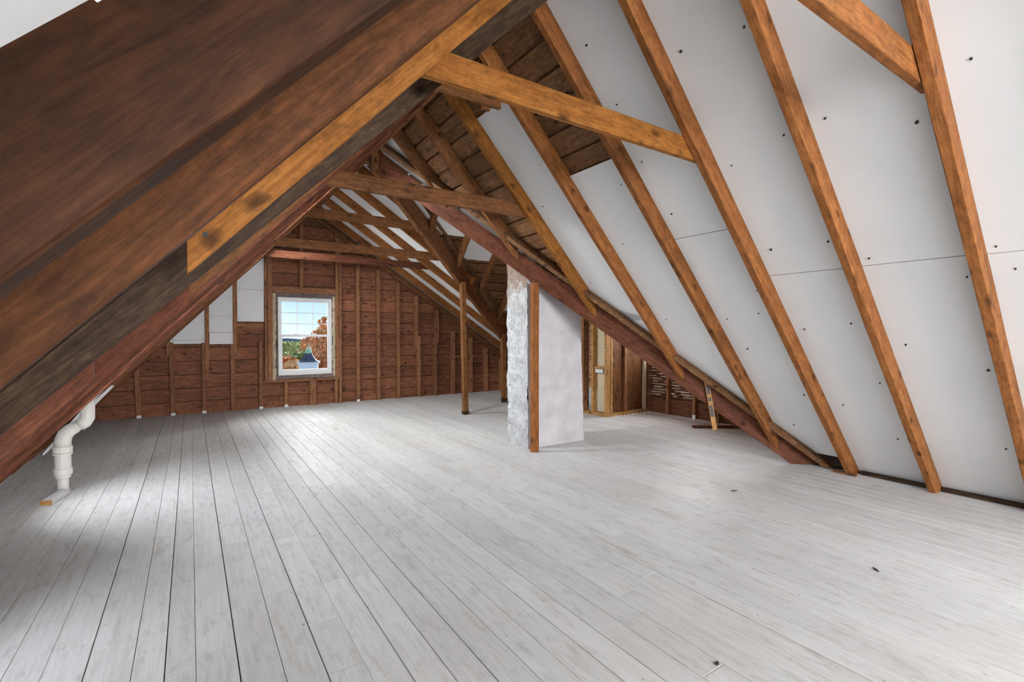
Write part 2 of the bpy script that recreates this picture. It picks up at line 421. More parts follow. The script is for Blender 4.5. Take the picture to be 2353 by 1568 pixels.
# openings for the added roof windows: (side, x0, x1, y0, y1)
HL = ((.65, 1.65, -4.15, -2.65), (-.95, -.45, 2.48, 2.96), (.05, .75, 3.09, 3.58), (-.45, .35, 4.33, 4.82), (-.95, -.45, 4.95, 5.45), (.85, 1.55, 5.56, 6.06), (.65, 1.55, 8.04, 8.50)); HR = (2.29, 3.29, -5.75, -4.25)
ceil_left = skin('ceiling_left', [PL(xl0, YF - .1), PL(-.95, YF - .1), PL(-.95, YB + .15), PL(xl0, YB + .15)], nL, 'left slope of the main roof')
def subskin(P, n, par, x0, x1, y0, y1): prism('roof_deck', [P(x0, y0, SK), P(x1, y0, SK), P(x1, y1, SK), P(x0, y1, SK)], n * .05, 'deck', par, (0, 1, 0))
YA, YZ = YF - .1, YB + .15
xs = sorted({-.95, XR} | {h[0] for h in HL} | {h[1] for h in HL})
for x0, x1 in zip(xs[:-1], xs[1:]):
    y = YA
    for h in sorted((h for h in HL if h[0] < (x0 + x1) / 2 < h[1]), key=lambda h: h[2]):
        subskin(PL, nL, ceil_left, x0, x1, y, h[2]); y = h[3]
    subskin(PL, nL, ceil_left, x0, x1, y, YZ)
box('ridge_cap', 1.74, 2.22, YA, YZ, 3.845, 3.93, 'deck', ceil_left, (0, 1, 0))
ceil_near = skin('ceiling_right', [PN(XR, -4.25), PN(xn0, -4.25), PN(xn0, near_v(xn0)), PN(XR, near_v(XR) + .1)], nN, 'near right slope of the main roof, boards and white panels')
for q in ((XR, xn0, YA, -5.75), (XR, 2.29, -5.75, -4.25), (3.29, xn0, -5.75, -4.25)): subskin(PN, nN, ceil_near, *q)
for nw, P, n, (x0, x1, y0, y1) in [(3, PN, nN, HR)] + [(4 + k, PL, nL, h) for k, h in enumerate(HL)]:  # frames and panes of the roof windows added for fill light
    w = empty('window_%d' % nw, P((x0 + x1) / 2, (y0 + y1) / 2)); struct(w, 'added roof window for fill light outside the picture, in the %s slope' % ('right' if P is PN else 'left'))
    tt = (P(1, 0) - P(0, 0)).normalized()
    for a, b, uu in ((P(x0, y0, .12), P(x1, y0, .12), V((0, 1, 0))), (P(x0, y1, .12), P(x1, y1, .12), V((0, -1, 0))), (P(x0, y0, .12), P(x0, y1, .12), tt), (P(x1, y0, .12), P(x1, y1, .12), -tt)):
        vs = [p + q for p in (a, b) for q in (V((0, 0, 0)), uu * .03, uu * .03 + n * .08, n * .08)]
        meshobj('window_frame', vs, [[0, 1, 2, 3], [7, 6, 5, 4], [0, 4, 5, 1], [1, 5, 6, 2], [2, 6, 7, 3], [3, 7, 4, 0]], 'vinyl', w)
    prism('pane', [P(x0 + .03, y0 + .03, .16), P(x1 - .03, y0 + .03, .16), P(x1 - .03, y1 - .03, .16), P(x0 + .03, y1 - .03, .16)], n * .004, 'glass', w)
xf0 = 8.2
ceil_far = skin('ceiling_far', [PF(XR, far_v(XR)), PF(XR, YB + .15), PF(xf0, YB + .15), PF(xf0, far_v(xf0))], nFr, 'far right slope of the main roof with white panels')
ceil_wf = skin('ceiling_wing', [PWF(XR - .1, YW), PWF(xf0, YW), PWF(xf0, far_v(xf0))], nWF, 'far slope of the cross wing roof, rough boards')
yw0 = YW - (ZR + .2) / MWN
ceil_wn = skin('ceiling_wing_near', [PWN(XR - .1, YW), PWN(xf0, YW), PWN(xf0, yw0), PWN(xn0 - .1, yw0)], nWN, 'near slope of the cross wing roof')

box('ridge_cap', XR - .1, xf0, YW - .24, YW + .24, 3.85, 3.93, 'deck', ceil_wf)
# deck boards: near right slope (rows along y, clipped at the valley)
WID = .215
step = WID / math.hypot(1, MN)
x = XR + .02
while x < 5.2:
    xa, xb = x + .006, x + step - .010
    if random.random() < .4: xb -= .012
    ya = 2.72; yv = near_v(xb) + .22
    if yv > ya + .1:
        prism('deck_board', [PN(xa, ya, .15), PN(xb, ya, .15), PN(xb, near_v(xb) + .22, .15), PN(xa, near_v(xa) + .22, .15)], nN * .022, 'deck', ceil_near, (0, 1, 0))
    x += step
# wing far slope: rows along x
ystep = .20 / math.hypot(1, MWF); y = YW + .02
while y < 9.3:
    ya, yb = y + .005, y + ystep - .010
    x0 = far_vx(yb) - .25
    prism('deck_board', [PWF(far_vx(ya) - .25, ya, .15), PWF(7.4, ya, .15), PWF(7.4, yb, .15), PWF(x0, yb, .15)], nWF * .022, 'deck', ceil_wf, (1, 0, 0))
    y += ystep

# ------------------------------------------------------------------ white panels between rafters
def panel(parent, P, pts, o=.135, t=.012):
    n = (P(0, 0, 1) - P(0, 0, 0))
    return prism('panel', [P(x, y, o) for x, y in pts], n * t, 'panel', parent, (0, 1, 0))
RW = .056
near_raf = [.215, .845, 1.476, 2.12, 2.772, 3.472, 4.172, 4.842, 5.492]   # centre y of the rafters on the near right slope
XP = 5.585
def bay(i): return near_raf[i] + .0, near_raf[i + 1] - .0
for (y0, y1, cuts) in [(YF, -5.75, [XR, 3.77, XP]), (-5.75, -4.25, [XR, 2.29]), (-5.75, -4.25, [3.29, XP]), (-4.25, -.43, [XR, 3.77, XP]), (-.43, .215, [XR, 3.77, XP]), (.215, .845, [XR, 3.772, XP]), (.845, 1.476, [XR, 3.769, XP]), (1.476, 2.12, [XR, 3.772, XP])]:
    for c0, c1 in zip(cuts[:-1], cuts[1:]):
        j = random.uniform(.132, .137)
        panel(ceil_near, PN, [(c0 + .002, y0), (c1 - .002, y0), (c1 - .002, y1), (c0 + .002, y1)], j)
def clipbay(y0, y1, c0, c1, o=.134):
    # clip the lower edge at the valley line
    xa = min(c1, near_vx(y0) - .02); xb = min(c1, near_vx(y1) - .02)
    if xb < c1 and xa >= c1 - 1e-6:
        yk = near_v(c1 + .02)
        pts = [(c0, y0), (c1, y0), (c1, yk), (xb, y1), (c0, y1)]
    else: pts = [(c0, y0), (xa, y0), (xb, y1), (c0, y1)]
    panel(ceil_near, PN, pts, o)
clipbay(2.12, 2.772, XR, 3.434); clipbay(2.12, 2.772, 3.438, 5.37)
clipbay(2.772, 3.472, 2.842, 5.5, .128)
clipbay(3.472, 4.172, 2.25, 4.056, .133); clipbay(3.45, 4.172, 4.060, 5.5, .131)
panel(ceil_near, PN, [(XR, 5.492), (near_vx(5.492) + .1, 5.492), (XR, 6.25)], .13)
panel(ceil_near, PN, [(2.74, 4.842), (near_vx(4.842) + .08, 4.842), (2.74, near_v(2.74) + .08)], .13)
# far right slope
for y0, y1 in ((6.3, 6.95), (6.95, 7.62), (7.62, 8.30), (8.30, 8.97), (8.97, 9.62), (9.62, YB)):
    pts = [(XR, max(y0, 6.05)), (min(7.5, far_vx(y0) - .17), y0), (min(7.5, far_vx(y1) - .17), y1), (XR, y1)]
    panel(ceil_far, PF, pts, random.uniform(.125, .135))
# wing far slope: upper sheets
for x0, x1, yl in ((2.2, 3.10, 6.99), (3.10, 3.79, 7.00), (3.79, 4.45, 7.30), (5.11, 5.76, 8.1)):
    y_hi = min(yl, 9)
    ys = YW + .02 if x0 < 4.9 else 7.6
    pts = [(x0, ys), (x1, ys), (x1, y_hi), (x0, y_hi)]
    if far_vx(y_hi) > x0: pts = [(x0, ys), (x1, ys), (x1, y_hi), (min(x1 - .01, max(x0, far_vx(y_hi) - .2)), y_hi), (x0, max(ys + .01, min(y_hi, far_v(x0 + .2))))]
    panel(ceil_wf, PWF, pts, .13)
# left slope: sheets in the bays
lraf = [-.62, .0, .60, 1.12, 1.80, 2.40, 3.02, 3.64, 4.26, 4.88, 5.50, 6.12, 6.74, 7.36, 7.98, 8.555, 9.22, 9.82]
for y0, y1 in zip([YF, -4.15, -2.65] + lraf, [-4.15, -2.65] + lraf):
    hb = [h for h in HL if y0 - .02 < (h[2] + h[3]) / 2 < y1 + .02]
    cuts = ((xl0 + .2, hb[0][0]), (hb[0][1], XR)) if hb else ((xl0 + .2, .25), (.254, XR))
    for c0, c1 in cuts:
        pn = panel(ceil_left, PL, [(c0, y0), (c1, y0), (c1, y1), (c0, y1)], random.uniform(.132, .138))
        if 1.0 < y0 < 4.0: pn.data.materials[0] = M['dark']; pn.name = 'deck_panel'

# nail heads in the near panels
vs, fs = [], []
npos = [(2.05, 2.6), (2.32, 2.62), (2.62, 2.63), (2.9, 2.66), (3.3, 2.65), (2.2, 1.62), (2.55, 1.6), (3.05, 1.58), (3.6, 1.6), (4.1, 1.62), (4.6, 1.6), (5.1, 1.62),
        (2.5, 2.0), (3.1, 2.02), (3.6, 1.98), (4.2, 2.0), (4.8, 1.99), (2.6, .93), (3.15, .95), (3.70, .92), (3.84, .93), (4.4, .95), (5.0, .94),
        (3.0, 1.38), (3.70, 1.37), (4.3, 1.36), (3.0, .74), (3.72, .75), (3.85, .7), (4.4, .73), (3.0, 2.95), (3.4, 3.3), (3.75, 2.9), (4.1, 3.32), (4.5, 2.9),
        (2.6, 3.62), (3.0, 4.05), (3.4, 3.6), (3.7, 4.05), (4.2, 3.62), (3.9, 2.24), (4.3, 2.62), (4.7, 2.26), (5.1, 2.5), (4.0, 2.3), (4.05, 2.62)]
for (x, y) in npos:
    c = PN(x + random.uniform(-.04, .04), y + random.uniform(-.03, .03), .126); k0 = len(vs)
    t1 = V((1, 0, -MN)).normalized(); t2 = V((0, 1, 0)); r = random.uniform(.005, .009)
    for k in range(8):
        a = math.pi * k / 4; vs.append(c + t1 * math.cos(a) * r + t2 * math.sin(a) * r)
    for k in range(8):
        a = math.pi * k / 4; vs.append(c + t1 * math.cos(a) * r + t2 * math.sin(a) * r + nN * .01)
    fs.append(list(range(k0, k0 + 8)))
    for k in range(8): fs.append([k0 + k, k0 + 8 + k, k0 + 8 + (k + 1) % 8, k0 + (k + 1) % 8])
nh = meshobj('nail_heads', vs, fs, 'nail', ceil_near); nh['kind'] = 'stuff'

# ------------------------------------------------------------------ rafters, near right slope
G_R = 'rafters of the near right roof slope'
names_r = {
 .215: ('near right rafter just outside the right picture edge', 'rafter'),
 .845: ('brown right slope rafter nearest the camera, carrying a short cut brace', None),
 1.476: ('right slope rafter with its foot on the sole plate, nearest floor edge', None),
 2.12: ('right slope rafter to which the near orange collar tie is nailed', None),
 2.772: ('right slope rafter crossed by the near collar tie, foot charred on the valley beam', None),
 3.472: ('right slope rafter half hidden by a white sheet, ending on the valley beam', None),
 4.172: ('honey coloured jack rafter in front of the chimney, ending on the valley beam', None),
 4.842: ('dark jack rafter with sunlit lower edge ending above the chimney', None),
 5.492: ('shortest dark jack rafter beside the white triangle at the ridge', None)}
vn = V((1.045, 1, 0)).normalized()
ncut = (tuple(vn), vn.dot(V((3.4, near_v(3.4), 0))) - .004)
for yc in near_raf:
    mat = 'rafter' if yc < 4 else ('orange' if yc < 4.5 else 'brown')
    a = PN(XR, yc - RW / 2); 
    if yc < 2.5:
        b = PN(5.42, yc - RW / 2); c1 = ((0, 0, 1), .001)
    else:
        xe = near_vx(yc) ; b = PN(xe, yc - RW / 2); c1 = ncut
    o = beam('rafter', a, b, (0, 1, 0), nN, RW, RD, mat, None, ((1, 0, 0), XR + .02), c1)
    thing(o, names_r[yc][0], 'rafter', G_R)

# ------------------------------------------------------------------ rafters, left slope
G_L = 'rafters of the left roof slope'
lab_l = {-.62: None, .0: 'left slope rafter overhead, nearer the viewer than the big top left one',
 .60: 'biggest left rafter in the top left corner, with bright lower edge',
 1.12: 'second big left rafter with dark knots along its side',
 1.80: 'honey orange left rafter cut off square half way down',
 2.40: 'dark weathered left rafter with saw marks below the orange one'}
for yc in lraf:
    if yc in (-.62,): continue
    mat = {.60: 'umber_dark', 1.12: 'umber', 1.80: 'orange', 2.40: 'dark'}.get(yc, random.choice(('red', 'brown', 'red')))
    b = PL(XR, yc); a = PL(xl0 + .23, yc); c0 = ((0, 0, 1), .001); cut1 = ((1, 0, 0), XR - .02)
    if yc == 1.80: a = PL(-.006, yc); c0 = ((1, 0, 0), -.006)
    d = .146
    if yc == 2.40:
        a = V((-1.47, yc, .13)); b = V((XR, yc, 3.58)); d = .24
    if yc == 3.02: a = PL(.0, yc); c0 = ((1, 0, 0), .0)
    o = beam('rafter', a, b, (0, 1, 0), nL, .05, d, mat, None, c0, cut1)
    lb = lab_l.get(yc)
    if lb is None:
        k = lraf.index(yc) - 5
        ordn = ['', 'first', 'second', 'third', 'fourth', 'fifth', 'sixth', 'seventh', 'eighth', 'ninth', 'tenth', 'eleventh', 'twelfth']
        lb = '%s reddish left slope rafter behind the dark weathered one, counted from it' % ordn[k] if k < 12 else 'reddish left slope rafter against the far gable wall'
    thing(o, lb, 'rafter', G_L)
    if yc == 1.80:
        for dx, dz in ((.10, .075), (.085, .03)):
            q = PL(-.006 + dx, yc, dz + .02)
            lathe('nail_head', [(0, .008), (.004, .006)], q - V((0, .004, 0)), (0, 1, 0), 'nail', o, 8)
# lower half of the rafter behind the dark one
o = beam('rafter_splice', PL(xl0 + .23, 3.02), PL(-.388, 3.02), (0, 1, 0), nL, .05, RD, 'red', None, ((0, 0, 1), .001), ((1, 0, 0), -.388))
thing(o, 'short brown splice board below the dark weathered left rafter, ending square', 'splice board')

# ------------------------------------------------------------------ ridge board and hangers
o = beam('ridge_board', (XR - .02, YF, ZR - .01), (XR - .02, YB - .03, ZR - .01), (1, 0, 0), (0, 0, 1), .04, .19, 'brown')
thing(o, 'long dark ridge board along the top of the main roof', 'ridge board')
o = beam('wing_ridge_board', (XR + .05, YW - .02, ZR - .01), (XE - .02, YW - .02, ZR - .01), (0, 1, 0), (0, 0, 1), .04, .19, 'brown')
thing(o, 'dark ridge board of the cross wing, hidden behind the valley', 'ridge board')
hg = beam('ridge_hanger', (2.05, 3.548, 3.30), (2.05, 3.548, 3.86), (1, 0, 0), (0, 1, 0), .09, .035, 'brown')
thing(hg, 'upright board hanging from the ridge behind the near collar tie', 'hanger board')
o = beam('short_tie', (1.3, 3.506, 3.318), (2.22, 3.506, 3.318), (0, 1, 0), (0, 0, 1), .04, .105, 'brown')
thing(o, 'short dark tie board with a stepped end under the ridge', 'tie board')
hg2 = beam('ridge_hanger', (1.93, 6.10, 3.47), (1.93, 6.10, 3.86), (1, 0, 0), (0, 1, 0), .09, .04, 'brown')
thing(hg2, 'small upright board hanging where the valleys meet the ridge', 'hanger board')

# ------------------------------------------------------------------ collar ties
def tie(name, x0, x1, y, z, h, mat, label, cut0=None, cut1=None, t=.045):
    o = beam(name, (x0, y, z), (x1, y, z), (0, 1, 0), (0, 0, 1), t, h, mat, None, cut0, cut1)
    return thing(o, label, 'collar tie', 'collar ties across the attic')
cutN = ((MN, 0, 1), ZR + MN * XR + .17)
cutL = ((-MN, 0, 1), ZR - MN * XR + .17)
cutF = ((MF, 0, 1), ZR + MF * XR + .15)
tie('collar_tie', .9, 3.0, .875, 2.63, .14, 'rafter', 'collar tie cut off at the top right, joined to the nearest rafter', cutL, cutN)
tie('collar_tie', .9, 3.0, 2.150, 2.632, .145, 'orange', 'big honey coloured collar tie across the upper middle', cutL, cutN)
tie('collar_tie', .9, 3.0, 4.202, 2.636, .14, 'brown', 'dark collar tie in front of the valley beams', cutL, cutN)
tie('collar_tie', 1.2, 3.1, 6.98, 2.985, .13, 'brown', 'shorter high collar tie ending at the far valley beam', cutL, cutF)
tie('collar_tie', .9, 3.6, 7.66, 2.665, .13, 'brown', 'upper of the two low collar ties near the gable window', cutL, cutF)
tie('collar_tie', .9, 3.6, 8.62, 2.635, .12, 'red', 'lowest collar tie, just above the gable window', cutL, cutF)

# ------------------------------------------------------------------ valley beams
vd = V((1, -.919, 0)).normalized()
a = V((1.95, near_v(1.95), 3.53)); b = V((5.36, near_v(5.36), .01))
o = beam('valley_beam', a, b, (.7225, .6914, 0), (0, 0, 1), .075, .205, 'red', None, ((1, 0, 0), 1.96), ((0, 0, 1), .002), bow=.0)
thing(o, 'heavy reddish brown valley beam slanting down past the chimney to the floor', 'valley beam')
fl = beam('valley_strip', V((3.98, near_v(3.98) + .02, 1.685)), V((5.33, near_v(5.33) + .02, .29)), (.7225, .6914, 0), (0, 0, 1), .05, .03, 'red', o)
a = V((1.99, far_v(1.99), 3.55)); b = V((5.75, far_v(5.75), .98))
o = beam('valley_beam', a, b, (-.533, .846, 0), (0, 0, 1), .07, .265, 'brown', None, ((1, 0, 0), 1.99), None)
thing(o, 'dark far valley beam carried by the two slim posts', 'valley beam')

# ------------------------------------------------------------------ far right rafters
G_F = 'rafters of the far right roof slope'
fl_l = ['far right rafter mostly hidden by the far valley beam', 'far right rafter ending on the valley beam beside the first slim post', 'third far right rafter counted from the gable wall', 'second far right rafter counted from the gable wall', 'far right rafter next to the gable wall']
for yc, lb in zip((6.95, 7.62, 8.30, 8.97, 9.62), fl_l):
    xe = min(7.3, far_vx(yc))
    o = beam('rafter', PF(XR, yc - .025), PF(xe, yc - .025), (0, 1, 0), nFr, .05, RD, 'rafter', None, ((1, 0, 0), XR + .02), None)
    thing(o, lb, 'rafter', G_F)
o = beam('rafter', PF(XR, YB - .09), PF(7.3, YB - .09), (0, 1, 0), nFr, .045, .11, 'brown', None, ((1, 0, 0), XR + .02), None)
thing(o, 'dark rake rafter lying flat against the far gable wall, right slope', 'rafter', G_F)
# wing jack rafters (far slope)
for xc, lb in ((3.11, 'first wing jack rafter at the valley top, below the white triangle'), (3.80, 'second wing jack rafter, leaning over the far valley beam'), (4.46, 'third wing jack rafter, left of the chimney top'), (5.12, 'fourth wing jack rafter touching the chimney edge'), (5.77, 'wing jack rafter hidden behind the chimney')):
    a = PWF(xc - .03, YW); b = PWF(xc - .03, far_v(xc) + .02)
    o = beam('jack_rafter', a, b, (1, 0, 0), nWF, .055, .14, 'brown', None, ((0, 1, 0), YW + .02), ((-.533, .846, 0), V((-.533, .846, 0)).dot(V((3.96, far_v(3.96), 0))) - .002))
    thing(o, lb, 'rafter', 'jack rafters of the cross wing')

# ------------------------------------------------------------------ posts
def post(a, b, w, d, mat, label):
    o = beam('post', (a[0], a[1], .001), b, (1, 0, 0), (0, 1, 0), w, d, mat, None, None, None)
    return thing(o, label, 'post', 'slim posts under the valley beams')
p = post((3.93, 7.39, 0), (3.885, 7.40, 2.29), .085, .085, 'post', 'slim orange post standing alone between gable wall and chimney')
bx = box('foot_block', 3.925, 4.02, 7.385, 7.48, 0, .06, 'dark', p, (0, 0, 1))
p = post((5.29, 8.26, 0), (5.26, 8.27, 1.40), .085, .085, 'post', 'short dark post half hidden behind the chimney edge')
bx = box('foot_block', 5.285, 5.38, 8.255, 8.35, 0, .09, 'dark', p, (0, 0, 1))
p = post((3.345, 4.575, 0), (3.345, 4.575, 2.0), .085, .07, 'rafter', 'reddish post against the chimney corner')

# ------------------------------------------------------------------ sole plate
o = beam('sole_plate', (5.53, YF, .0), (5.53, 2.06, .0), (1, 0, 0), (0, 0, 1), .10, .035, 'dark')
thing(o, 'thin wooden sole plate along the floor under the white panels', 'plate')
o = beam('plate_board', (5.56, 2.155, .002), (5.52, 2.60, .002), (1, 0, 0), (0, 0, 1), .04, .215, 'dark')
thing(o, 'dark board between the valley beam foot and the nearest full rafter', 'board')
o = beam('plate_block', (5.40, 2.06, .0), (5.40, 2.26, .0), (1, 0, 0), (0, 0, 1), .05, .02, 'brown')
thing(o, 'flat dark scrap under the rafter foot by the valley', 'scrap wood')

# ------------------------------------------------------------------ far gable wall with window_1
wall_b = struct(box('wall_back', 1.33, 2.44, YB + .035, YB + .05, -.1, .53, 'floordark'), 'far gable wall of rough horizontal boards and studs')
WX0, WX1, WZ0, WZ1 = 1.33, 2.44, .53, 2.20
def xleft(z): return XR - (ZR + .22 - z) / MN
def xright(z): return XR + (ZR + .22 - z) / MF
zz = -.02; k = 0
while zz < ZR + .1:
    h = .235; z0, z1 = zz + .005, zz + h - .005
    def pieces(z0, z1):
        segs = [(xleft(z0), xleft(z1), xright(z0), xright(z1))]
        if z1 > WZ0 and z0 < WZ1:
            return [('l', z0, z1), ('r', z0, z1)]
        return [('f', z0, z1)]
    dy = random.uniform(0, .006)
    spans = [(z0, z1)]
    if z0 < WZ0 < z1: spans = [(z0, WZ0), (WZ0, z1)]
    if z0 < WZ1 < z1: spans = [(z0, WZ1), (WZ1, z1)]
    for (s0, s1) in spans:
        mid = (s0 + s1) / 2
        if WZ0 < mid < WZ1:
            quads = [[(xleft(s0), s0), (WX0, s0), (WX0, s1), (xleft(s1), s1)], [(WX1, s0), (xright(s0), s0), (xright(s1), s1), (WX1, s1)]]
        else:
            s1c = min(s1, ZR + .2)
            if s1c <= s0: continue
            jx = random.choice((2.87, 3.3, 3.75, 1.8, .63))
            if xleft(s1c) < jx < xright(s1c) - .3:
                quads = [[(xleft(s0), s0), (jx, s0), (jx, s1c), (xleft(s1c), s1c)], [(jx + .003, s0), (xright(s0), s0), (xright(s1c), s1c), (jx + .003, s1c)]]
            else: quads = [[(xleft(s0), s0), (xright(s0), s0), (xright(s1c), s1c), (xleft(s1c), s1c)]]
        for q in quads: prism('board', [(x, YB + dy, z) for x, z in q], (0, .024, 0), 'wallboard', wall_b, (1, 0, 0))
    zz += h
# backing so no daylight leaks between boards: four dark slabs round the window
for (x0, x1, z0, z1) in ((-2, WX0, -.1, 4.1), (WX1, 8.2, -.1, 4.1), (WX0, WX1, WZ1, 4.1)):
    box('backing', x0, x1, YB + .035, YB + .05, z0, z1, 'floordark', wall_b)
def stud(x0, x1, z0, z1, dep=.085, mat='stud', lean=0):
    return beam('stud', (x0, YB - dep, z0), (x0 + lean, YB - dep, z1), (1, 0, 0), (0, 1, 0), x1 - x0, dep, mat, wall_b, None, None)
S = [(-.755, -.685, 0, .95, -.03), (-.29, -.225, 0, 1.25, -.02), (.16, .225, 0, 1.24, 0), (.605, .67, 0, 1.21, -.01), (1.055, 1.115, 0, 1.26, 0),
     (-.345, -.29, 1.03, 1.75, 0), (.215, .275, .62, 2.0, 0), (.645, .71, 1.05, 2.35, 0),
     (1.485, 1.545, 0, .485, 0), (1.937, 2.055, 0, .485, 0), (2.41, 2.48, 0, .49, 0), (2.492, 2.555, 0, 1.3, 0),
     (2.845, 2.915, 0, 3.0, 0), (3.275, 3.35, 0, 2.75, 0), (3.715, 3.79, 0, 2.5, -.01),
     (4.13, 4.205, 1.05, 2.25, 0), (4.19, 4.265, 0, 1.35, 0), (4.625, 4.715, 1.2, 1.95, 0), (4.58, 4.665, 0, 1.32, 0), (5.03, 5.12, 0, 1.45, 0),
     (5.50, 5.58, 0, 1.3, 0), (5.91, 6.0, 0, 1.05, 0), (6.34, 6.42, 0, .78, 0),
     (1.155, 1.205, .50, 2.85, 0), (1.21, 1.285, .50, 2.95, 0), (2.435, 2.495, .49, 3.4, 0), (1.765, 1.835, 2.3, 3.6, 0), (2.50, 2.555, 1.3, 3.35, 0)]
for (x0, x1, z0, z1, ln) in S: stud(x0, x1, z0, z1, random.uniform(.075, .09), 'stud', ln)
for (x, z) in ((-.72, 0), (-.256, 0), (.193, 0), (1.085, 0), (1.515, 0), (2.88, 0)):
    box('paint_daub', x - .03, x + .033, YB - .094, YB - .07, .001, .045, 'panel', wall_b)
beam('header', (1.285, YB - .085, 2.185), (2.435, YB - .085, 2.185), (0, 1, 0), (0, 0, 1), .085, .11, 'stud', wall_b)
beam('rough_sill', (1.12, YB - .10, .488), (2.435, YB - .10, .488), (0, 1, 0), (0, 0, 1), .10, .035, 'stud', wall_b)
beam('nailer', (4.97, YB - .095, .84), (5.75, YB - .095, .84), (0, 1, 0), (0, 0, 1), .02, .05, 'stud', wall_b)
beam('blocking', (.71, YB - .03, 1.50), (1.15, YB - .03, 1.50), (0, 1, 0), (0, 0, 1), .03, .10, 'stud', wall_b)
# white sheets in the left bays
for pts in ([(-.29, 1.29), (.155, 1.29), (.213, 1.29), (.213, 1.98), (-.29, 1.45)], [(-.29, 1.225), (.21, 1.225), (.21, 1.286), (-.29, 1.286)],
            [(.278, 1.72), (.642, 1.72), (.642, 2.45), (.278, 2.05)], [(.278, 1.425), (.642, 1.425), (.642, 1.716), (.278, 1.716)], [(.282, 1.215), (.655, 1.215), (.655, 1.42), (.282, 1.42)],
            [(.715, 2.22), (1.153, 2.22), (1.153, 2.90), (.715, 2.45)], [(.715, 1.625), (1.150, 1.625), (1.150, 2.215), (.715, 2.215)]):
    prism('panel', [(x, YB - .045, z) for x, z in pts], (0, .013, 0), 'panel', wall_b, (1, 0, 0))
vs, fs = [], []
for (x, z) in ((-.25, 1.31), (.19, 1.31), (-.25, 1.4), (.18, 1.85), (.31, 1.75), (.6, 1.76), (.31, 1.68), (.6, 1.46), (.31, 1.46), (.6, 1.68), (.5, 1.25), (.6, 2.05), (.75, 2.25), (1.11, 2.25), (.75, 2.18), (1.11, 2.18), (.75, 1.67), (1.11, 1.67), (1.12, 2.6)):
    k0 = len(vs)
    for yy in (YB - .052, YB - .04):
        for k in range(6): vs.append(V((x + .007 * math.cos(k * math.pi / 3), yy, z + .007 * math.sin(k * math.pi / 3))))
    fs.append([k0 + k for k in range(6)])
    for k in range(6): fs.append([k0 + k, k0 + 6 + k, k0 + 6 + (k + 1) % 6, k0 + (k + 1) % 6])
nh = meshobj('nail_heads', vs, fs, 'nail', wall_b); nh['kind'] = 'stuff'

# the window: reveal, foam and white double hung sashes
win = empty('window_1', (1.885, YB, .6)); struct(win, 'white double hung window with a six part grid in the upper sash')
for (x0, x1, z0, z1) in ((1.335, 1.385, .53, 2.19), (2.385, 2.435, .53, 2.19)):
    box('reveal_board', x0, x1, YB - .06, YB + .10, z0, z1, 'reveal', win, (0, 0, 1))
box('reveal_board', 1.335, 2.435, YB - .05, YB + .10, 2.105, 2.185, 'reveal', win)
box('sill_board', 1.34, 2.43, YB - .07, YB + .10, .53, .600, 'reveal', win)
def foamstrip(x0, x1, z0, z1, seed):
    rnd = random.Random(seed); vs, fs = [], []; n = 26
    for i in range(n + 1):
        z = z0 + (z1 - z0) * i / n; a = rnd.uniform(-.010, .008); b = rnd.uniform(-.012, .014); c = rnd.uniform(0, .02)
        vs += [V((x0 + a, YB - .06, z)), V(((x0 + x1) / 2, YB - .075 - c, z)), V((x1 + b, YB - .06, z)), V((x1, YB, z)), V((x0, YB, z))]
    for i in range(n):
        for k in range(5): fs.append([i * 5 + k, (i + 1) * 5 + k, (i + 1) * 5 + (k + 1) % 5, i * 5 + (k + 1) % 5])
    fs.append([4, 3, 2, 1, 0]); fs.append([n * 5 + k for k in range(5)])
    return meshobj('foam_seal', vs, fs, 'foam', win)
foamstrip(1.288, 1.342, .52, 2.17, 1); foamstrip(2.385, 2.435, .53, 2.14, 2)
FX0, FX1, FZ0, FZ1 = 1.395, 2.375, .610, 2.095
def fr4(nm, x0, x1, z0, z1, y0, y1, w, wb=None, wt=None):
    """a rectangular frame as one mesh"""
    wb = wb or w; wt = wt or w
    o = [(x0, z0), (x1, z0), (x1, z1), (x0, z1)]; i = [(x0 + w, z0 + wb), (x1 - w, z0 + wb), (x1 - w, z1 - wt), (x0 + w, z1 - wt)]
    vs = [V((x, y0, z)) for x, z in o + i] + [V((x, y1, z)) for x, z in o + i]; fs = []
    for k in range(4):
        l = (k + 1) % 4
        fs += [[k, l, 4 + l, 4 + k], [8 + l, 8 + k, 12 + k, 12 + l], [l, k, 8 + k, 8 + l], [4 + k, 4 + l, 12 + l, 12 + k]]
    return meshobj(nm, vs, fs, 'vinyl', win)
fr4('window_frame', FX0, FX1, FZ0, FZ1, YB - .01, YB + .09, .035, .05, .045)
us = fr4('upper_sash', FX0 + .03, FX1 - .03, 1.345, FZ1 - .04, YB + .045, YB + .075, .035, .04, .035)
ls = fr4('lower_sash', FX0 + .03, FX1 - .03, FZ0 + .045, 1.385, YB + .008, YB + .040, .045, .05, .045)
gx0, gx1, gz0, gz1 = FX0 + .06, FX1 - .06, 1.385, FZ1 - .075
for i in (1, 2):
    x = gx0 + (gx1 - gx0) * i / 3; attach(box('muntin', x - .006, x + .006, YB + .056, YB + .064, gz0, gz1, 'vinyl', None, (0, 0, 1)), us)
    z = gz0 + (gz1 - gz0) * i / 3; attach(box('muntin', gx0, gx1, YB + .055, YB + .065, z - .006, z + .006, 'vinyl', None), us)
attach(box('pane', gx0 - .01, gx1 + .01, YB + .058, YB + .062, gz0 - .01, gz1 + .01, 'glass', None), us)
attach(box('pane', FX0 + .07, FX1 - .07, YB + .022, YB + .026, FZ0 + .09, 1.345, 'glass', None), ls)
for x in (1.70, 2.06): attach(box('sash_lock', x - .03, x + .03, YB + .002, YB + .03, 1.385, 1.40, 'vinyl', None), ls)

